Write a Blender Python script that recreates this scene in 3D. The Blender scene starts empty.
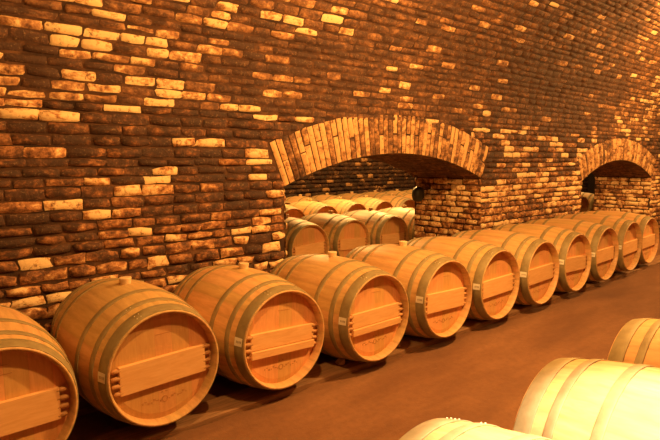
import bpy, bmesh, math, random
from mathutils import Vector, Matrix, noise
random.seed(7)
PI = math.pi
C = bpy.context.scene.collection
FL = 0.375            # height of a resting barrel's axis above the floor

# ------------------------------------------------------------------ helpers
def link_mesh(name, verts, faces, mat=None, parent=None, smooth=False, mats=None, midx=None):
    me = bpy.data.meshes.new(name)
    me.from_pydata(verts, [], faces)
    for m in (mats or ([mat] if mat else [])):
        me.materials.append(m)
    if midx:
        me.polygons.foreach_set('material_index', midx)
    if smooth:
        me.polygons.foreach_set('use_smooth', [True] * len(me.polygons))
    me.update()
    o = bpy.data.objects.new(name, me)
    C.objects.link(o)
    if parent:
        o.parent = parent
    return o

def from_bm(name, bm, mat, parent=None, smooth=False):
    bmesh.ops.recalc_face_normals(bm, faces=bm.faces)
    me = bpy.data.meshes.new(name)
    bm.to_mesh(me); bm.free()
    me.materials.append(mat)
    if smooth:
        me.polygons.foreach_set('use_smooth', [True] * len(me.polygons))
    o = bpy.data.objects.new(name, me)
    C.objects.link(o)
    if parent:
        o.parent = parent
    return o

def add_box(bm, c, s, bevel=0.0, seg=2, rot=None):
    r = bmesh.ops.create_cube(bm, size=1.0)
    vs = r['verts']
    bmesh.ops.scale(bm, vec=Vector(s), verts=vs)
    if bevel:
        es = list({e for v in vs for e in v.link_edges})
        rb = bmesh.ops.bevel(bm, geom=es, offset=bevel, segments=seg, affect='EDGES', profile=0.5)
        vs = list({v for f in rb['faces'] for v in f.verts} | {v for v in vs if v.is_valid})
    if rot is not None:
        bmesh.ops.rotate(bm, cent=(0, 0, 0), matrix=rot, verts=vs)
    bmesh.ops.translate(bm, vec=Vector(c), verts=vs)
    return vs

def add_lathe(bm, prof, n=48, axis='y', a0=0.0, center=(0, 0, 0), closed=False, caps=False):
    """prof: list of (t, r) revolved round the axis"""
    rings = []
    for (t, r) in prof:
        ring = []
        for k in range(n):
            a = a0 + 2 * PI * k / n
            x, z = r * math.cos(a), r * math.sin(a)
            p = {'y': (x, t, z), 'z': (x, z, t), 'x': (t, x, z)}[axis]
            ring.append(bm.verts.new((p[0] + center[0], p[1] + center[1], p[2] + center[2])))
        rings.append(ring)
    m = len(rings)
    for i in range(m if closed else m - 1):
        A, B = rings[i], rings[(i + 1) % m]
        for k in range(n):
            bm.faces.new((A[k], A[(k + 1) % n], B[(k + 1) % n], B[k]))
    if caps and not closed:
        bm.faces.new(rings[0]); bm.faces.new(rings[-1])
    return rings

def tag(o, label=None, cat=None, group=None, kind=None):
    if label: o['label'] = label
    if cat: o['category'] = cat
    if group: o['group'] = group
    if kind: o['kind'] = kind
    return o

# ------------------------------------------------------------------ materials
def new_mat(name):
    m = bpy.data.materials.new(name); m.use_nodes = True
    nt = m.node_tree; nt.nodes.clear()
    out = nt.nodes.new('ShaderNodeOutputMaterial')
    b = nt.nodes.new('ShaderNodeBsdfPrincipled')
    nt.links.new(b.outputs[0], out.inputs[0])
    return m, nt, b

def N(nt, t, **kw):
    n = nt.nodes.new(t)
    for k, v in kw.items(): setattr(n, k, v)
    return n

def ramp(nt, fac, stops, interp='LINEAR'):
    r = N(nt, 'ShaderNodeValToRGB'); cr = r.color_ramp; cr.interpolation = interp
    while len(cr.elements) > 1: cr.elements.remove(cr.elements[-1])
    cr.elements[0].position = stops[0][0]; cr.elements[0].color = (*stops[0][1], 1)
    for p, c in stops[1:]:
        e = cr.elements.new(p); e.color = (*c, 1)
    nt.links.new(fac, r.inputs[0]); return r.outputs[0]

def mixc(nt, fac, a, b, mode='MIX'):
    m = N(nt, 'ShaderNodeMix', data_type='RGBA', blend_type=mode)
    for s, v in ((m.inputs[0], fac), (m.inputs[6], a), (m.inputs[7], b)):
        if hasattr(v, 'is_linked') or hasattr(v, 'links'): nt.links.new(v, s)
        elif isinstance(v, (int, float)): s.default_value = v
        else: s.default_value = (*v, 1)
    return m.outputs[2]

def math_(nt, op, a, b=None, c=None):
    m = N(nt, 'ShaderNodeMath', operation=op)
    for i, v in enumerate((a, b, c)):
        if v is None: continue
        if isinstance(v, (int, float)): m.inputs[i].default_value = v
        else: nt.links.new(v, m.inputs[i])
    return m.outputs[0]

def noise_(nt, vec, scale, detail=4, rough=.55, dist=0.0):
    n = N(nt, 'ShaderNodeTexNoise'); n.inputs['Scale'].default_value = scale
    n.inputs['Detail'].default_value = detail; n.inputs['Roughness'].default_value = rough
    n.inputs['Distortion'].default_value = dist
    if vec is not None: nt.links.new(vec, n.inputs['Vector'])
    return n.outputs['Fac']

def mapping(nt, vec, scale=(1, 1, 1), loc=None):
    m = N(nt, 'ShaderNodeMapping'); m.inputs['Scale'].default_value = scale
    nt.links.new(vec, m.inputs['Vector'])
    if loc is not None: nt.links.new(loc, m.inputs['Location'])
    return m.outputs[0]

def bump(nt, bsdf, h, strength=.3, dist=.01):
    b = N(nt, 'ShaderNodeBump'); b.inputs['Strength'].default_value = strength
    b.inputs['Distance'].default_value = dist
    nt.links.new(h, b.inputs['Height']); nt.links.new(b.outputs[0], bsdf.inputs['Normal'])

def wood(name, base, dark, stretch, attr=False, plank=0.0, rough=.6, var=.25, grain=1.0):
    m, nt, b = new_mat(name)
    tc = N(nt, 'ShaderNodeTexCoord').outputs['Object']
    oi = N(nt, 'ShaderNodeObjectInfo').outputs['Random']
    off = N(nt, 'ShaderNodeCombineXYZ')
    for i in range(3):
        nt.links.new(math_(nt, 'MULTIPLY', oi, 17.3 + 9 * i), off.inputs[i])
    v = mapping(nt, tc, stretch, off.outputs[0])
    g = noise_(nt, v, 9, 6, .65, .6)
    col = mixc(nt, ramp(nt, g, [(.35, (0, 0, 0)), (.72, (1, 1, 1))]), base, dark)
    if grain < 1: col = mixc(nt, grain, base, col)
    # age blotches
    bl = noise_(nt, mapping(nt, tc, (1, 1, 1), off.outputs[0]), 4.5, 4, .6)
    col = mixc(nt, math_(nt, 'MULTIPLY', ramp(nt, bl, [(.45, (0, 0, 0)), (.75, (1, 1, 1))]), .35), col, dark)
    rnd = None
    if attr:
        a = N(nt, 'ShaderNodeAttribute', attribute_name='tone')
        s = N(nt, 'ShaderNodeSeparateColor'); nt.links.new(a.outputs['Color'], s.inputs[0])
        rnd = math_(nt, 'FRACT', math_(nt, 'ADD', s.outputs[0], math_(nt, 'MULTIPLY', oi, 3.7)))
        seam = s.outputs[1]
    elif plank:
        sx = N(nt, 'ShaderNodeSeparateXYZ'); nt.links.new(tc, sx.inputs[0])
        u = math_(nt, 'DIVIDE', math_(nt, 'ADD', sx.outputs[0], math_(nt, 'MULTIPLY', oi, .4)), plank)
        wn = N(nt, 'ShaderNodeTexWhiteNoise', noise_dimensions='1D')
        nt.links.new(math_(nt, 'FLOOR', u), wn.inputs['W']); rnd = wn.outputs['Value']
        fr = math_(nt, 'FRACT', u)
        seam = math_(nt, 'LESS_THAN', fr, .025)
    if rnd is not None:
        hsv = N(nt, 'ShaderNodeHueSaturation')
        nt.links.new(col, hsv.inputs['Color'])
        nt.links.new(math_(nt, 'ADD', math_(nt, 'MULTIPLY', rnd, var), 1 - var * .5), hsv.inputs['Value'])
        nt.links.new(math_(nt, 'ADD', math_(nt, 'MULTIPLY', rnd, -.02), .51), hsv.inputs['Hue'])
        col = mixc(nt, math_(nt, 'MULTIPLY', seam, .22), hsv.outputs[0], (dark[0] * .45, dark[1] * .4, dark[2] * .35))
    hs = N(nt, 'ShaderNodeHueSaturation'); nt.links.new(col, hs.inputs['Color'])
    nt.links.new(math_(nt, 'ADD', math_(nt, 'MULTIPLY', oi, .18), .91), hs.inputs['Value'])
    nt.links.new(hs.outputs[0], b.inputs['Base Color'])
    b.inputs['Roughness'].default_value = rough
    bump(nt, b, g, .18, .004)
    return m

STAVE = wood('stave_oak', (.71, .445, .19), (.54, .31, .125), (6, .8, 6), attr=True, rough=.5, var=.13)
HEAD = wood('head_oak', (.74, .40, .16), (.60, .29, .105), (7, 7, .8), plank=.092, rough=.6, var=.16)
BAR = wood('bar_pine', (.88, .53, .235), (.74, .39, .15), (.9, 6, 7), rough=.55)
PEG = wood('peg_pine', (.60, .31, .12), (.42, .2, .075), (1, 6, 6), rough=.6)
BUNG = wood('bung_wood', (.85, .66, .40), (.66, .44, .22), (3, 3, 3), rough=.7)
BEAM = wood('beam_timber', (.36, .19, .09), (.17, .085, .04), (.7, 8, 8), rough=.8)
CHOCK = wood('chock_wood', (.58, .36, .19), (.36, .2, .1), (2, 6, 6), rough=.75)

def hoop_mat():
    m, nt, b = new_mat('hoop_steel')
    tc = N(nt, 'ShaderNodeTexCoord').outputs['Object']
    n = noise_(nt, tc, 14, 5, .6)
    c = ramp(nt, n, [(.3, (.25, .185, .085)), (.55, (.33, .26, .13)), (.75, (.39, .32, .17))])
    nt.links.new(c, b.inputs['Base Color'])
    b.inputs['Metallic'].default_value = .15; b.inputs['Roughness'].default_value = .6
    bump(nt, b, n, .08, .002)
    return m
HOOP = hoop_mat()

def plain(name, col, rough=.7, metal=0.0, nscale=20, amt=.15):
    m, nt, b = new_mat(name)
    tc = N(nt, 'ShaderNodeTexCoord').outputs['Object']
    n = noise_(nt, tc, nscale, 3)
    c = mixc(nt, n, tuple(x * (1 - amt) for x in col), tuple(min(1, x * (1 + amt)) for x in col))
    nt.links.new(c, b.inputs['Base Color'])
    b.inputs['Roughness'].default_value = rough; b.inputs['Metallic'].default_value = metal
    return m
PAPER = plain('label_paper', (.86, .80, .66), .8, 0, 40, .05)
INK = plain('printed_ink', (.30, .22, .13), .8)
BRAND = plain('branded_char', (.50, .24, .085), .8)
BLACKM = plain('black_enamel', (.035, .033, .022), .45)
RIVET = plain('rivet_steel', (.75, .68, .50), .35, .5)

def brick_mat(name, stops, soot=.5, pale=(.78, .50, .25), darkc=(.06, .022, .010), gain=1.0):
    m, nt, b = new_mat(name)
    tc = N(nt, 'ShaderNodeTexCoord').outputs['Object']
    a = N(nt, 'ShaderNodeAttribute', attribute_name='tone')
    s = N(nt, 'ShaderNodeSeparateColor'); nt.links.new(a.outputs['Color'], s.inputs[0])
    big = noise_(nt, mapping(nt, tc, (.8, 1, 1.6)), .9, 3, .6)       # soot drifts
    mid = noise_(nt, tc, 3.2, 4, .6)
    fine = noise_(nt, tc, 26, 6, .7)
    blot = noise_(nt, mapping(nt, tc, (.7, 1, 1.2)), 13, 5, .65, .4)
    spot = noise_(nt, tc, 60, 5, .7)
    t = math_(nt, 'ADD', s.outputs[0], math_(nt, 'MULTIPLY', math_(nt, 'SUBTRACT', big, .5), soot * 1.6))
    t = math_(nt, 'ADD', t, math_(nt, 'MULTIPLY', math_(nt, 'SUBTRACT', mid, .5), .9))
    t = math_(nt, 'ADD', t, math_(nt, 'MULTIPLY', math_(nt, 'SUBTRACT', blot, .5), 2.0))
    t = math_(nt, 'ADD', t, math_(nt, 'MULTIPLY', math_(nt, 'SUBTRACT', fine, .5), 1.2))
    col = ramp(nt, t, stops)
    # flaked limewash and pits
    col = mixc(nt, math_(nt, 'MULTIPLY', ramp(nt, spot, [(.57, (0, 0, 0)), (.66, (1, 1, 1))]), .22), col, pale)
    col = mixc(nt, math_(nt, 'MULTIPLY', ramp(nt, fine, [(.32, (1, 1, 1)), (.44, (0, 0, 0))]), .8), col, darkc)
    nt.links.new(col, b.inputs['Base Color'])
    b.inputs['Roughness'].default_value = .75
    h = math_(nt, 'ADD', fine, math_(nt, 'MULTIPLY', spot, .5))
    bump(nt, b, h, .7, .012)
    return m
BR = brick_mat('old_brick', [(.0, (.045, .017, .008)), (.28, (.09, .033, .013)), (.5, (.23, .088, .030)), (.68, (.42, .18, .065)),
                             (.84, (.66, .36, .15)), (1.0, (.90, .64, .33))], .55)
VAULTBR = brick_mat('vault_brick', [(.0, (.06, .022, .009)), (.3, (.13, .05, .018)), (.55, (.26, .11, .04)), (.74, (.42, .20, .075)),
                             (.9, (.66, .38, .16)), (1.05, (.86, .60, .30))], .75)
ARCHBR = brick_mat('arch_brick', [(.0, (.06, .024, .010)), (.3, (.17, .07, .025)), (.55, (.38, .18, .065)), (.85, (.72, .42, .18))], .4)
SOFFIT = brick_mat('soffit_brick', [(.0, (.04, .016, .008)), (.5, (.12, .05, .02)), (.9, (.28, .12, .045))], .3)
DARKBR = brick_mat('dark_stone', [(.0, (.02, .009, .005)), (.45, (.06, .024, .011)), (.8, (.14, .06, .025)), (.97, (.60, .32, .13))], .3)  # darker base tones for the far and end walls of the next cellar

def mortar_mat():
    m, nt, b = new_mat('old_mortar')
    tc = N(nt, 'ShaderNodeTexCoord').outputs['Object']
    n = noise_(nt, tc, 6, 5, .65)
    c = ramp(nt, n, [(.3, (.022, .009, .005)), (.5, (.06, .024, .011)), (.7, (.16, .07, .03))])
    nt.links.new(c, b.inputs['Base Color']); b.inputs['Roughness'].default_value = .95
    bump(nt, b, noise_(nt, tc, 40, 5, .7), .6, .01)
    return m
MORTAR = mortar_mat()

def floor_mat():
    m, nt, b = new_mat('packed_earth')
    tc = N(nt, 'ShaderNodeTexCoord').outputs['Object']
    n1 = noise_(nt, mapping(nt, tc, (.5, 1.6, 1)), 1.7, 5, .6)
    n2 = noise_(nt, tc, 22, 5, .7)
    n3 = noise_(nt, tc, 90, 3, .7)
    c = ramp(nt, n1, [(.3, (.14, .057, .024)), (.5, (.205, .089, .037)), (.7, (.27, .125, .055))])
    c = mixc(nt, math_(nt, 'MULTIPLY', ramp(nt, n2, [(.35, (1, 1, 1)), (.6, (0, 0, 0))]), .35), c, (.13, .055, .025))
    c = mixc(nt, math_(nt, 'MULTIPLY', ramp(nt, n3, [(.66, (0, 0, 0)), (.74, (1, 1, 1))]), .4), c, (.45, .26, .13))
    nt.links.new(c, b.inputs['Base Color']); b.inputs['Roughness'].default_value = .85
    bump(nt, b, math_(nt, 'ADD', n2, math_(nt, 'MULTIPLY', n3, .4)), .35, .01)
    return m
EARTH = floor_mat()

# ------------------------------------------------------------------ masonry
class Bricks:
    """collects individually shaped bricks; every brick gets its own tone"""
    def __init__(s): s.v = []; s.f = []; s.t = []
    def brick(s, fn, u0, u1, w0, w1, h, tone, nx=5, ny=4, rag=.006, rise=.5, square=False):
        base = len(s.v); ox, oy = random.uniform(0, 50), random.uniform(0, 50); rnd_end = 1 if square else random.uniform(.62, 1)
        for j in range(ny):
            for i in range(nx):
                # border rows pulled in close to the edge for a rounded arris
                pu = (0, .07, .5, .93, 1)[i] if nx == 5 else i / (nx - 1)
                pw = (0, .2, .8, 1)[j] if ny == 4 else j / (ny - 1)
                eu = min(pu, 1 - pu); ew = min(pw, 1 - pw)
                if i in (0, nx - 1): pw = .5 + (pw - .5) * rnd_end
                elif nx == 5 and i in (1, 3): pw = .5 + (pw - .5) * (.55 + .45 * rnd_end)
                edge = (i in (0, nx - 1)) or (j in (0, ny - 1))
                hh = 0 if edge else h * (1 if (eu > .3) else .9)
                n = noise.noise_vector(Vector((ox + pu * 2.1, oy + pw * 1.4, 0)))
                k = 1.0
                if not edge: hh += n.z * h * rise
                s.v.append(fn(u0 + (u1 - u0) * pu + n.x * rag * k * 1.4, w0 + (w1 - w0) * pw + n.y * rag * k, hh))
                s.t.append(tone)
        for j in range(ny - 1):
            for i in range(nx - 1):
                a = base + j * nx + i
                s.f.append((a, a + 1, a + nx + 1, a + nx))
    def build(s, name, mat):
        o = link_mesh(name, s.v, s.f, mat, smooth=True)
        ca = o.data.color_attributes.new('tone', 'FLOAT_COLOR', 'POINT')
        flat = []
        for t in s.t: flat += [t, t, t, 1.0]
        ca.data.foreach_set('color', flat)
        return o

# main cellar section (metres): far wall face at y = WY, vault springs at ZS
WY, ZS, YC = 1.12, 1.78, -.75
VA = WY - YC                      # vault radius
WT = .98                          # thickness of the dividing wall
X0, X1 = -2.6, 15.6
SMAX = ZS + PI * VA               # arc length up the wall and over the vault
def prof(sv, h):
    """point on the section at arc length sv, offset h into the room"""
    if sv <= ZS: return (WY - h, sv)
    a = (sv - ZS) / VA
    if a <= PI: return (YC + (VA - h) * math.cos(a), ZS + (VA - h) * math.sin(a))
    return (YC - (VA - h), ZS - (sv - SMAX))

ARCHES = [dict(xc=3.655, hw=1.395, sp=1.205, rise=.275, ring=.385),
          dict(xc=8.98, hw=1.36, sp=1.10, rise=.30, ring=.36)]
for A in ARCHES:
    A['R'] = (A['hw'] ** 2 + A['rise'] ** 2) / (2 * A['rise'])
    A['zc'] = A['sp'] + A['rise'] - A['R']
    A['am'] = math.asin(A['hw'] / A['R'])
def half_outer(A, z):
    """half width of opening plus ring at height z (0 = none)"""
    Ro = A['R'] + A['ring']
    if z < A['sp']: return A['hw']
    d = Ro ** 2 - (z - A['zc']) ** 2
    if d <= 0: return 0
    c = math.sqrt(d)
    tipx = Ro * math.sin(A['am']); tipz = A['zc'] + Ro * math.cos(A['am'])
    if z < tipz:
        return A['hw'] + (tipx - A['hw']) * (z - A['sp']) / (tipz - A['sp'])
    return c

def course_intervals(z, x0, x1):
    iv = [(x0, x1)]
    for A in ARCHES:
        h = half_outer(A, z)
        if h > 0:
            a, b = A['xc'] - h - .004, A['xc'] + h + .004
            new = []
            for p, q in iv:
                if b <= p or a >= q: new.append((p, q)); continue
                if a > p: new.append((p, a))
                if b < q: new.append((b, q))
            iv = new
    return iv

def lay(B, fn, w0, w1, x0, x1, ch=.066, bl=.22, h=.016, intervals=None, tonef=None, stone=None):
    w = w0
    while w < w1 - .02:
        c = ch * random.uniform(.85, 1.15)
        c = min(c, w1 - w)
        st = stone(w) if stone else 0
        if st: c *= 1 + .25 * st * random.random()
        for (p, q) in (intervals(w + c * .5, x0, x1) if intervals else [(x0, x1)]):
            u = p - random.uniform(0, bl)
            while u < q:
                L = bl * random.uniform(.72, 1.12) * (1 - .3 * st * random.random())
                a, b = max(u, p), min(u + L, q)
                if b - a > .045:
                    tone = random.random()
                    if tonef: tone = tonef(tone, (a + b) / 2, w)
                    g = random.uniform(.0035, .009) + .002 * st; gu = random.uniform(.001, .006) + .003 * st
                    hh = h * random.uniform(.35, 1.7)
                    if random.random() < .05: hh *= .2
                    B.brick(fn, a + gu, b - gu, w + g, w + c - g * .6, hh, tone, rag=.011 + .008 * st)
                u += L
        w += c

# the wall under the vault: solid masonry with two arched openings (one concave outline extruded)
def wall_solid():
    pts = [(X0, -.05)]
    for A in ARCHES:
        xa, xb = A['xc'] - A['hw'], A['xc'] + A['hw']
        pts.append((xa, -.05)); 
        n = 40
        for k in range(n + 1):
            a = -A['am'] + 2 * A['am'] * k / n
            pts.append((A['xc'] + A['R'] * math.sin(a), A['zc'] + A['R'] * math.cos(a)))
        pts.append((xb, -.05))
    pts += [(X1, -.05), (X1, 2.0), (X0, 2.0)]
    bm = bmesh.new()
    vs = [bm.verts.new((x, WY + .005, z)) for x, z in pts]
    f = bm.faces.new(vs)
    r = bmesh.ops.extrude_face_region(bm, geom=[f])
    bmesh.ops.translate(bm, vec=(0, WT - .01, 0), verts=[v for v in r['geom'] if isinstance(v, bmesh.types.BMVert)])
    bmesh.ops.triangulate(bm, faces=[g for g in bm.faces if len(g.verts) > 4])
    o = from_bm('wall_back', bm, MORTAR)
    return tag(o, kind='structure')
wall_solid()

def stone_f(w): return max(0.0, min(1.0, (1.0 - w) / .35))
def soot(x, w, k=1.0):
    return noise.noise(Vector((x * .55, w * 1.5, 4.2))) * .5 + noise.noise(Vector((x * 1.4, w * 4.5, 1.7))) * .35
def tone_wall(t, x, z):
    # mostly sooty brown with scattered bricks still carrying limewash
    s = soot(x, z)
    lo = max(0.0, min(1.0, (1.25 - z) / .35)); rt = max(0.0, min(1.0, (x - 4.2) / 1.2)) * (.35 + .65 * min(1, max(0, (1.6 - z) / .4)))
    if t > .81 - .16 * s - .03 * lo - .05 * rt: return random.uniform(.85, 1.15)
    if t > .74 - .24 * s - .20 * lo - .16 * rt: return random.uniform(.50, .82)
    return .19 + .30 * s + .15 * lo + .16 * rt + random.uniform(-.10, .12)
B = Bricks()
lay(B, lambda u, w, h: (u, WY - h, w), 0, ZS, X0, X1, intervals=course_intervals, tonef=tone_wall, stone=stone_f)
tag(B.build('wall_brickwork', BR), kind='structure').name = 'wall_left'

# vault: backing shell and its bricks
def shell(name, x0, x1, fn, s0, s1, n, mat):
    v, f = [], []
    for i in range(n + 1):
        y, z = fn(s0 + (s1 - s0) * i / n, 0)
        v += [(x0, y, z), (x1, y, z)]
    for i in range(n):
        f.append((2 * i, 2 * i + 1, 2 * i + 3, 2 * i + 2))
    return tag(link_mesh(name, v, f, mat, smooth=True), kind='structure')
shell('ceiling_backing', X0, X1, prof, ZS, SMAX + ZS, 60, MORTAR).name = 'ceiling'
def vmap(u, w, h):
    y, z = prof(w, h); return (u, y, z)
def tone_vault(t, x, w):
    # a darker band runs along the haunch of the vault
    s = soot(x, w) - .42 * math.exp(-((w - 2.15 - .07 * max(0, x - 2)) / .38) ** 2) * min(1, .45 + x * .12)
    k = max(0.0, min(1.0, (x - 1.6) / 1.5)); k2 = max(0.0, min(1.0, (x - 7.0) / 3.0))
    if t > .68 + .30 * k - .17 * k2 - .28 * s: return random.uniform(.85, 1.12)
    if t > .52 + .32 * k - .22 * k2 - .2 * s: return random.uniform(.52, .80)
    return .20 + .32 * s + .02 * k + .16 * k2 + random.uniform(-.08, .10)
B = Bricks()
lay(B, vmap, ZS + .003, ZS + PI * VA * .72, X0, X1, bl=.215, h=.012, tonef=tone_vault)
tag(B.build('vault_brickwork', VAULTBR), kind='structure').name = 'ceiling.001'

# arch rings of upright voussoirs, soffits and jambs
for ai, A in enumerate(ARCHES):
    B = Bricks()
    n = int(2 * A['am'] * A['R'] / .060)
    for k in range(n):
        a0 = -A['am'] + 2 * A['am'] * k / n; a1 = -A['am'] + 2 * A['am'] * (k + 1) / n
        def fn(u, w, h, A=A):
            r = A['R'] + w
            return (A['xc'] + r * math.sin(u), WY - h, A['zc'] + r * math.cos(u))
        g = .0013
        split = random.choice([0, 0, 0, .5, .62])
        cuts = [0.0, A['ring']] if not split else [0.0, A['ring'] * split, A['ring']]
        for w0, w1 in zip(cuts[:-1], cuts[1:]):
            t = random.uniform(.25, .62) if random.random() < .45 else random.uniform(.6, .98)
            base = len(B.v)
            h = random.uniform(.012, .026)
            # voussoir block: front face with rounded arris
            B.brick(lambda u, w, hh: fn(u, w, hh), a0 + g, a1 - g, w0 + .004, w1 - .003 + random.uniform(-.012, .004), h, t, rag=.0009, nx=4, ny=4, square=True)
    # under-face of the ring: thin bricks running through the wall
    ns = int(2 * A['am'] * A['R'] / .075)
    for k in range(ns):
        a0 = -A['am'] + 2 * A['am'] * k / ns; a1 = -A['am'] + 2 * A['am'] * (k + 1) / ns
        y = WY
        while y < WY + WT - .02:
            L = random.uniform(.2, .3)
            y2 = min(y + L, WY + WT)
            def fs(u, w, h, A=A):
                r = A['R'] - h
                return (A['xc'] + r * math.sin(u), w, A['zc'] + r * math.cos(u))
            if y2 - y > .05:
                B.brick(fs, a0 + .001, a1 - .001, y + .005, y2 - .005, random.uniform(.004, .014), -1.0, rag=.0009, nx=4, ny=4, square=True)
            y = y2
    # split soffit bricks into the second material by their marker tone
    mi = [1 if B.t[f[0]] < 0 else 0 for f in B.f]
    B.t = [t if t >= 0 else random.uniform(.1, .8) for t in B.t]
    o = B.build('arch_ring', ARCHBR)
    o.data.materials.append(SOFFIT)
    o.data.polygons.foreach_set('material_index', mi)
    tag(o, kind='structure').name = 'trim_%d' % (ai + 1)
    # jambs
    for side in (1, -1):
        B = Bricks()
        xj = A['xc'] + side * A['hw']
        lay(B, lambda u, w, h: (xj - side * h, u, w), 0, A['sp'] - .005, WY - .018, WY + WT, tonef=lambda t, x, z: .50 + .5 * t,
            stone=lambda w: .5, bl=.21, h=.016)
        tag(B.build('jamb_brickwork', BR), kind='structure').name = 'wall_jamb' if (ai == 0 and side == 1) else 'wall_jamb.%03d' % (ai * 2 + (side < 0))

# second cellar beyond the openings
Y2, YB = WY + WT, 7.35
YC2 = (Y2 + YB) / 2; VA2 = (YB - Y2) / 2
def prof2(sv, h):
    a = sv
    return (YC2 + VA2 * math.cos(a), 1.78 + VA2 * 1.0 * math.sin(a))
XB1 = 22.0
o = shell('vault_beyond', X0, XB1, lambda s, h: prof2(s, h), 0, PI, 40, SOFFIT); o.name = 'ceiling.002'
# backing of the far wall plus its stones
bm = bmesh.new(); add_box(bm, ((X0 + XB1) / 2, YB + .12, .9), (XB1 - X0, .2, 1.9))
tag(from_bm('wall_far', bm, MORTAR), kind='structure')
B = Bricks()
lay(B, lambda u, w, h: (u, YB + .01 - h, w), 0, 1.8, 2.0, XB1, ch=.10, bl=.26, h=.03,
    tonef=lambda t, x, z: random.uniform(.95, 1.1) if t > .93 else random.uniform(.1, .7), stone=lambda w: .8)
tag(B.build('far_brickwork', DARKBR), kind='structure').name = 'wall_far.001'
# dividing wall carries on past the main cellar's end; end walls close both cellars
bm = bmesh.new()
add_box(bm, (X1 + .1, (WY + YC - VA) / 2 + .3, 1.8), (.2, 4.6, 4.0))
tag(from_bm('wall_end', bm, VAULTBR), kind='structure').name = 'wall_right'
bm = bmesh.new(); add_box(bm, ((X1 + .2 + XB1) / 2, WY + WT / 2, .97), (XB1 - X1 - .2, WT, 2.04))
tag(from_bm('wall_divider', bm, MORTAR), kind='structure')
bm = bmesh.new(); add_box(bm, (XB1 + .1, YC2, 2.2), (.2, 5.4, 4.6))
tag(from_bm('wall_end', bm, DARKBR), kind='structure')
bm = bmesh.new(); add_box(bm, (X0 - .1, 2.3, 2.2), (.2, 10.6, 4.6))
tag(from_bm('wall_near', bm, MORTAR), kind='structure')

# ------------------------------------------------------------------ floor
def floor():
    v, f = [], []
    nx, ny = 190, 90
    xa, xb, ya, yb = X0 - .1, XB1 + .1, YC - VA - .1, YB + .2
    for j in range(ny + 1):
        for i in range(nx + 1):
            x = xa + (xb - xa) * (i / nx) ** 1.3; y = ya + (yb - ya) * j / ny
            n = noise.noise(Vector((x * 1.1, y * 1.4, 3)))
            n2 = noise.noise(Vector((x * 4, y * 4, 9)))
            aisle = 1 if -1.4 < y < -.05 else .25
            v.append((x, y, -.006 + (.010 * n + .004 * n2) * aisle))
    for j in range(ny):
        for i in range(nx):
            a = j * (nx + 1) + i
            f.append((a, a + 1, a + nx + 2, a + nx + 1))
    return tag(link_mesh('floor', v, f, EARTH, smooth=True), kind='structure')
floor()

# ------------------------------------------------------------------ barrels
BL, RB, RH, TH = .95, .352, .291, .021
def rad(y):
    t = (y - BL / 2) / (BL / 2)
    return RB - (RB - RH) * abs(t) ** 2.1
NS, SUB = 28, 4
def staves(parent):
    n = NS * SUB
    Ri = RH - TH
    half = [(.07, Ri + .003), (.034, Ri + .002), (.003, RH - .011), (0, RH - .008), (0, RH - .003), (.002, RH)]
    ys = [.02, .06, .11, .17, .235, .30, .36, .42, .475]
    prof_ = half + [(y, rad(y)) for y in ys]
    prof_ += [(BL - t, r) for t, r in reversed(prof_[:-1])]
    v, f = [], []
    groove = len(half) - 1
    for i, (y, r) in enumerate(prof_):
        for k in range(n):
            a = 2 * PI * (k + .5 * 0) / n
            rr = r - (.0012 if (k % SUB == 0 and 5 <= i < len(prof_) - 5) else 0)
            v.append((rr * math.cos(a), y, rr * math.sin(a)))
    for i in range(len(prof_) - 1):
        for k in range(n):
            k2 = (k + 1) % n
            f.append((i * n + k, (i + 1) * n + k, (i + 1) * n + k2, i * n + k2))
    o = link_mesh('staves', v, f, STAVE, parent, smooth=True)
    rnd = [random.random() for _ in range(NS)]
    ca = o.data.color_attributes.new('tone', 'FLOAT_COLOR', 'CORNER')
    flat = []
    for p in o.data.polygons:
        for vi in p.vertices:
            k = vi % n
            # the face's own column decides the stave
            cols = [q % n for q in p.vertices]
            kk = min(cols) if max(cols) - min(cols) < 5 else max(cols)
            seam = 1.0 if k % SUB == 0 else 0.0
            flat += [rnd[(kk // SUB) % NS], seam, 0, 1]
    ca.data.foreach_set('color', flat)
    return o

def hoop(parent, y0, y1, seam_angle):
    bm = bmesh.new()
    r0, r1 = rad(y0), rad(y1)
    e, t = .0005, .0036
    prof_ = [(y0, r0 - e), (y0, r0 + t * .7), (y0 + .002, r0 + t), ((y0 + y1) / 2, rad((y0 + y1) / 2) + t), (y1 - .002, r1 + t), (y1, r1 + t * .7), (y1, r1 - e)]
    add_lathe(bm, prof_, 112, closed=True)
    o = from_bm('hoop', bm, HOOP, parent, smooth=True)
    # rivets of the overlapped seam
    if y0 < .2:
        for da in (-.035, .035):
            for dy in ((.3, .7) if y1 - y0 > .05 else (.5,)):
                bm = bmesh.new()
                a = seam_angle + da; y = y0 + (y1 - y0) * dy; r = rad(y) + t
                q = bmesh.ops.create_icosphere(bm, subdivisions=1, radius=.0034)
                bmesh.ops.translate(bm, vec=(r * math.cos(a), y, r * math.sin(a)), verts=q['verts'])
                from_bm('rivet', bm, RIVET, o, smooth=True)
    return o

def head(parent, y, sgn):
    """sgn -1: face looks to -y"""
    bm = bmesh.new()
    R = RH - TH + .003
    add_lathe(bm, [(y, .0001), (y, R - .030), (y - sgn * .006, R), (y - sgn * .018, R), (y - sgn * .018, .0001)], 64)
    return from_bm('head', bm, HEAD, parent)

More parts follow.
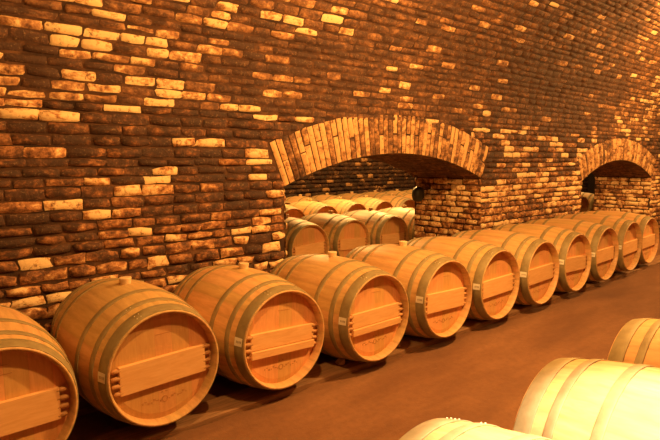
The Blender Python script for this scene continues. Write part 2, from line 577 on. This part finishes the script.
ZB0, ZB1 = -.088, .056         # crossbar from its lower to its upper edge
def crossbar(parent, y, ledge):
    Ri = RH - TH - .003
    def half(z): return math.sqrt(Ri ** 2 - z ** 2)
    w = half(ZB0) - .026
    bm = bmesh.new()
    if ledge:
        zm = ZB0 + .048
        add_box(bm, (0, y - .011, (zm + ZB1) / 2), (2 * w, .022, ZB1 - zm), .003)
        add_box(bm, (0, y - .017, (ZB0 + zm) / 2 - .001), (2 * w, .034, zm - ZB0 - .003), .003)
    else:
        add_box(bm, (0, y - .012, (ZB0 + ZB1) / 2), (2 * w, .024, ZB1 - ZB0), .003)
    bar = from_bm('crossbar', bm, BAR, parent)
    for sx in (-1, 1):
        for k in range(4):
            z = ZB0 + .015 + k * (ZB1 - ZB0 - .03) / 3
            L = half(z) - w
            bm = bmesh.new()
            add_lathe(bm, [(sx * (w - .012), .0001), (sx * (w - .012), .0115), (sx * (w + L * .55), .0115), (sx * (w + L - .004), .008), (sx * (w + L - .002), .0001)],
                      12, axis='x', center=(0, y - .013, z))
            from_bm('peg', bm, PEG, bar, smooth=True)
    return bar

def brand(parent, y):
    bm = bmesh.new()
    def dash(x, z, L, a=0, t=.0026):
        add_box(bm, (x, y - .0004, z), (L, .0012, t), rot=None)
    # short rule near the top
    dash(.015, .165, .085); dash(.015, .205, .06, t=.002)
    from_bm('brand_mark', bm, BRAND, parent)
    bm = bmesh.new()
    # small roundel and two dots over a hand-drawn line
    add_lathe(bm, [(y - .001, .012), (y - .001, .017), (y + .0005, .017), (y + .0005, .012)], 16, center=(.0, 0, -.175), closed=True)
    for x in (-.012, .012): add_box(bm, (x, y - .0004, -.135), (.01, .0012, .007))
    for k in range(16):
        x = -.115 + k * .0155
        z = -.172 + .016 * math.sin(k * 1.9) * .5 + .16 * x * x
        if abs(x) < .018: continue
        add_box(bm, (x, y - .0004, z), (.012 if k % 3 else .005, .0012, .006 if k % 2 else .010))
    return from_bm('brand_mark', bm, BRAND, parent)

def bung(parent):
    bm = bmesh.new()
    r = rad(BL / 2)
    add_lathe(bm, [(r - .006, .0001), (r - .006, .027), (r + .032, .034), (r + .036, .032), (r + .036, .0001)], 20, axis='z', center=(0, BL / 2, 0))
    return from_bm('bung', bm, BUNG, parent)

def sticker(parent, ang, hoop_y=(.013, .069)):
    v, f = [], []
    y0, y1 = hoop_y; n = 4
    da = .046 / RH
    for j in range(2):
        for layer in range(2):
            pass
    for i in range(n + 1):
        a = ang + da * (i / n - .5)
        for y in (y0, y1):
            r = rad(y) + .0036 + .0011
            v.append((r * math.cos(a), y, r * math.sin(a)))
    for i in range(n):
        f.append((2 * i, 2 * i + 1, 2 * i + 3, 2 * i + 2))
    o = link_mesh('paper_label', v, f, PAPER, parent)
    # blurred line of small figures, too small to read
    bm = bmesh.new()
    for k in range(4):
        y = y0 + .0105 + k * .0095
        a = ang + random.uniform(-.003, .003)
        r = rad(y) + .0036 + .0016
        M = Matrix.Rotation(-(a - PI / 2) , 3, 'Y')
        vs = add_box(bm, (0, 0, 0), (.013, .0052, .0006))
        for q in vs:
            p = M @ q.co
            q.co = Vector((p.x + r * math.cos(a), p.y + y, p.z + r * math.sin(a)))
    from_bm('printed_mark', bm, INK, o)
    return o

HOOPS = [(.006, .072), (.118, .152), (.268, .304)]
def make_barrel(bar=None, label=None, marks=False, plug=True):
    t = bpy.data.objects.new('wine_barrel', None); C.objects.link(t)
    t.empty_display_size = .2
    root_parts = []
    staves(t)
    for y0, y1 in HOOPS:
        hoop(t, y0, y1, PI * .62); hoop(t, BL - y1, BL - y0, PI * .45)
    head(t, .052, -1); head(t, BL - .052, 1)
    if bar is not None: crossbar(t, .052, bar)
    if marks: brand(t, .0515)
    if plug: bung(t)
    if label is not None: sticker(t, label)
    # lift everything so that the origin of the thing is the point it rests on
    for ch in t.children: ch.location.z = RB
    return t

def dup(src, names=None):
    r = src.copy(); C.objects.link(r)
    for ch in src.children:
        c = ch.copy(); C.objects.link(c); c.parent = r
        for g in ch.children:
            d = g.copy(); C.objects.link(d); d.parent = c
    return r

def orient(o, x, y, z, roll=0.0, yaw=0.0):
    """y = plane of the head that faces the camera side; z = height of the axis"""
    M = Matrix.Translation((x, y, z)) @ Matrix.Rotation(yaw, 4, 'Z') @ Matrix.Rotation(roll, 4, 'Y') @ Matrix.Translation((0, 0, -RB))
    o.matrix_world = M

G1 = 'barrels in the long front row along the arched wall'
proto_plain = make_barrel(bar=False, label=PI * .968, marks=True)
proto_ledge = make_barrel(bar=True, label=PI * .968, marks=True)
proto_unplugged = make_barrel(bar=False, label=PI * .968, marks=True, plug=False)
proto_back = make_barrel(bar=False)
used = set()
def take(p):
    if p.name in used: return dup(p)
    used.add(p.name); return p

ORD = ['first', 'second', 'third', 'fourth', 'fifth', 'sixth', 'seventh', 'eighth', 'ninth', 'tenth', 'eleventh']
JIT = [(-.001, .001, 0), (-.005, .042, .013), (-.005, .026, 0), (.003, -.022, -.003), (.010, -.037, 0), (.002, -.030, -.004),
       (-.002, -.029, -.004), (.001, -.014, -.002), (.001, -.002, .001), (.003, .011, .006), (-.009, .055, 0)]
LAB = ['oak barrel cut off by the left photo edge in the row along the wall',
       'second oak barrel from left in the front row, beside the one cut by photo edge',
       'third oak barrel from left, front row, ledged bar, left of nearer arch',
       'fourth oak barrel from left, front row, ledged bar, below nearer arch',
       'fifth oak barrel from left in front row, under the right part of the nearer arch',
       'sixth oak barrel from left in front row, beside the pillar after the nearer arch',
       'seventh oak wine barrel from left in the front row along the brick pillar',
       'eighth oak wine barrel from left in front row, fourth from the right photo edge',
       'ninth oak wine barrel from left in front row, third from the right photo edge',
       'tenth oak wine barrel from left in front row, second from the right photo edge',
       'last oak wine barrel of the front row, touching the right photo edge']
for i in range(11):
    dx, dy, dz = JIT[i]
    o = take(proto_ledge if i in (2, 3) else proto_plain if i < 5 else proto_unplugged)
    orient(o, i * .73 + dx, dy, FL + dz, math.radians(random.uniform(-2.5, 2.5)), 0)
    tag(o, LAB[i], 'barrel', G1)

# second row across the aisle, seen over its tops
LN = ['brightly lit pale barrel at the bottom edge of the photo, nearest the camera',
      'large brightly lit pale barrel in the bottom right corner with grey hoops',
      'orange barrel at the right edge, behind the big pale barrel in the corner']
for i, (x, y) in enumerate([(.77, -1.53), (1.52, -1.54), (2.28, -1.53)]):
    o = proto_back if i == 0 else dup(proto_back)
    orient(o, x, y, FL, math.radians(random.uniform(-3, 3)), PI)
    tag(o, LN[i], 'barrel', 'barrels across the aisle in the foreground')

# next cellar, rows seen through the arches
used.add(proto_back.name); first_back = []
def back(x, y, label, group, z=.358):
    o = first_back.pop() if first_back else dup(proto_back)
    orient(o, x, y, z, math.radians(random.uniform(-3, 3)), 0)
    tag(o, label, 'barrel', group)
    return o
BACK = []
for k, i in list(enumerate([-1, 0, 1, 2, 3]))[1:]:
    names = ['barrel just inside the left jamb of the nearer arch, first of nearest row',
             'leftmost whole barrel head seen through the nearer arch, nearest row beyond',
             'middle barrel head of the nearest row seen through the nearer arch',
             'darker barrel head beside the right jamb in nearest row beyond the nearer arch',
             'barrel half hidden behind the right jamb of the nearer arch, nearest row beyond']
    BACK.append(back(3.744 + .721 * i, 2.56 + (.04, .04, .04, -.007, -.033)[k], names[k], 'nearest barrel row in the next cellar'))
for k in (10, 11):
    BACK.append(back(3.744 + .721 * k, 2.56, ['reddish barrel end standing just inside the left side of the farther arch',
                                              'barrel behind the reddish barrel end in the farther arch'][k - 10], 'nearest barrel row in the next cellar'))
for k in range(1, 7):
    BACK.append(back(4.30 + .722 * k, 4.62, '%s barrel from left in the second row beyond the nearer arch' % ORD[k - 1], 'second barrel row in the next cellar'))
for k in range(0):
    BACK.append(back(14.05 + .78 * k, 4.62, '%s of two small barrel tops inside the farther arch' % ['left', 'right'][k], 'second barrel row in the next cellar'))
for k in range(7):
    BACK.append(back(5.75 + .722 * k, 5.80, '%s barrel from left in the rearmost row beyond the nearer arch' % ORD[k], 'rearmost barrel row in the next cellar'))

# ------------------------------------------------------------------ timbers and chocks
def beam(y0, y1, x0, x1, top, label, group):
    n = 90; v, f = [], []
    ring = lambda x: [(x, y0 + .006 * noise.noise(Vector((x * 1.3, y0, 0))), -.03),
                      (x, y0 + .008 * noise.noise(Vector((x * 1.3, y0, 0))), top - .006),
                      (x, y0 + .008, top), (x, (y0 + y1) / 2, top + .001 * noise.noise(Vector((x * 5, 0, 0)))),
                      (x, y1 - .008, top), (x, y1, top - .006), (x, y1, -.03)]
    for i in range(n + 1): v += ring(x0 + (x1 - x0) * i / n)
    for i in range(n):
        for k in range(6):
            a = i * 7 + k; f.append((a, a + 7, a + 8, a + 1))
    f.append(tuple(range(6, -1, -1))); f.append(tuple(n * 7 + k for k in range(7)))
    o = link_mesh('timber_beam', v, f, BEAM)
    return tag(o, label, 'beam', group)
TOP = FL - rad(.30) - .001
beam(.10, .30, -1.2, 8.6, TOP, 'long low timber under the fronts of the row of barrels along the wall', None)
beam(.66, .84, -1.2, 8.6, TOP - .004, 'long low timber under the back ends of the row of barrels near the wall', None)

def wedge(x, y, z, flip, label):
    L, W, H = .048, .055, .034
    bm = bmesh.new()
    p = [(-L / 2, 0), (L / 2, 0), (L / 2, H), (L * .12, H), (-L / 2, H * .35)]
    A = [bm.verts.new((q[0] * flip, -W / 2, q[1])) for q in p]
    Bv = [bm.verts.new((q[0] * flip, W / 2, q[1])) for q in p]
    bm.faces.new(A); bm.faces.new(Bv)
    for i in range(5): bm.faces.new((A[i], A[(i + 1) % 5], Bv[(i + 1) % 5], Bv[i]))
    bmesh.ops.recalc_face_normals(bm, faces=bm.faces)
    bmesh.ops.bevel(bm, geom=list(bm.edges), offset=.003, segments=1, affect='EDGES')
    o = from_bm('wooden_chock', bm, CHOCK)
    o.location = (x, y, z); o.rotation_euler = (0, 0, random.uniform(-.15, .15))
    return tag(o, label, 'chock', 'wooden chocks between the barrels')
wedge(2.04, .21, TOP, 1, 'small pale wooden chock on the timber between the third and fourth barrels')
wedge(2.585, .19, TOP, 1, 'small wooden chock on the timber between the fourth and fifth barrels')

# dark rounded spotlight on the jamb of the nearer arch
t = bpy.data.objects.new('spotlight', None); C.objects.link(t)
jx = ARCHES[0]['xc'] + ARCHES[0]['hw']
t.location = (jx - .015, 1.96, .995); t.scale = (.85, .85, .85)
bm = bmesh.new(); add_box(bm, (-.012, 0, 0), (.024, .08, .12), .004)
from_bm('bracket', bm, BLACKM, t)
bm = bmesh.new()
add_lathe(bm, [(-.115, .0001), (-.11, .045), (-.085, .075), (-.04, .088), (.01, .09), (.06, .082), (.095, .055), (.108, .02), (.11, .0001)], 28, axis='z', center=(-.10, 0, 0))
from_bm('housing', bm, BLACKM, t, smooth=True)
tag(t, 'dark rounded spotlight fixed on the brick jamb right of the nearer arch', 'lamp')

# ------------------------------------------------------------------ light
WARM = (1.0, .525, .145)
def point(x, y, z, w, r=.08, col=WARM):
    l = bpy.data.lights.new('cellar_lamp_or_fill', 'POINT'); l.energy = w; l.shadow_soft_size = r; l.color = col
    o = bpy.data.objects.new('cellar_lamp_or_fill', l); C.objects.link(o); o.location = (x, y, z); return o
def spot(loc, target, w, size, blend=.5, r=.06, col=WARM):
    l = bpy.data.lights.new('cellar_spot', 'SPOT'); l.energy = w; l.spot_size = math.radians(size); l.spot_blend = blend
    l.shadow_soft_size = r; l.color = col
    o = bpy.data.objects.new('cellar_spot', l); C.objects.link(o); o.location = loc
    o.rotation_euler = (Vector(target) - Vector(loc)).to_track_quat('-Z', 'Y').to_euler(); return o
point(3.2, -1.3, 2.75, 480, .05)
point(.8, -1.3, 2.75, 190, .05)
point(8.6, -1.3, 2.75, 480, .05)
point(13.6, -1.9, 2.5, 350)
spot((.85, -2.45, 2.05), (.98, -2.15, .6), 680, 52, .5, .05, (1, .74, .50))
spot((7.6, 5.2, 3.4), (5.2, 2.9, .6), 1500, 100, .8, .1)
spot((13.0, 5.2, 3.4), (12.0, 3.2, .6), 550, 110, .8, .1)
point(5.6, 5.1, 2.8, 430)
point(9.5, 5.1, 2.8, 220)
point(14.0, 4.0, 2.8, 130)  # fill light added to brighten what shows inside the farther arch
point(18.5, 5.0, 2.6, 160)  # added fill where the other lights leave the far end black
W = bpy.data.worlds.new('World'); bpy.context.scene.world = W; W.use_nodes = True
W.node_tree.nodes['Background'].inputs[0].default_value = (.02, .01, .004, 1)
W.node_tree.nodes['Background'].inputs[1].default_value = .3

# ------------------------------------------------------------------ camera
cd = bpy.data.cameras.new('camera'); cam = bpy.data.objects.new('camera', cd); C.objects.link(cam)
yaw, pitch, rl = .7179, .1064, -.0058
fw = Vector((math.sin(yaw) * math.cos(pitch), math.cos(yaw) * math.cos(pitch), -math.sin(pitch)))
r = Vector((math.cos(yaw), -math.sin(yaw), 0)); u = r.cross(fw)
r2 = r * math.cos(rl) + u * math.sin(rl); u2 = -r * math.sin(rl) + u * math.cos(rl)
M = Matrix((r2, u2, -fw)).transposed().to_4x4()
M.translation = Vector((-.3969, -2.4843, 1.0334 + FL))
cam.matrix_world = M
cd.sensor_width = 36; cd.lens = 36 * 548.3 / 660; cd.clip_start = .02
sc = bpy.context.scene
sc.camera = cam
sc.view_settings.view_transform = 'Standard'; sc.view_settings.look = 'None'
sc.view_settings.gamma = 1; sc.view_settings.use_curve_mapping = False
sc.view_settings.exposure = -0.12
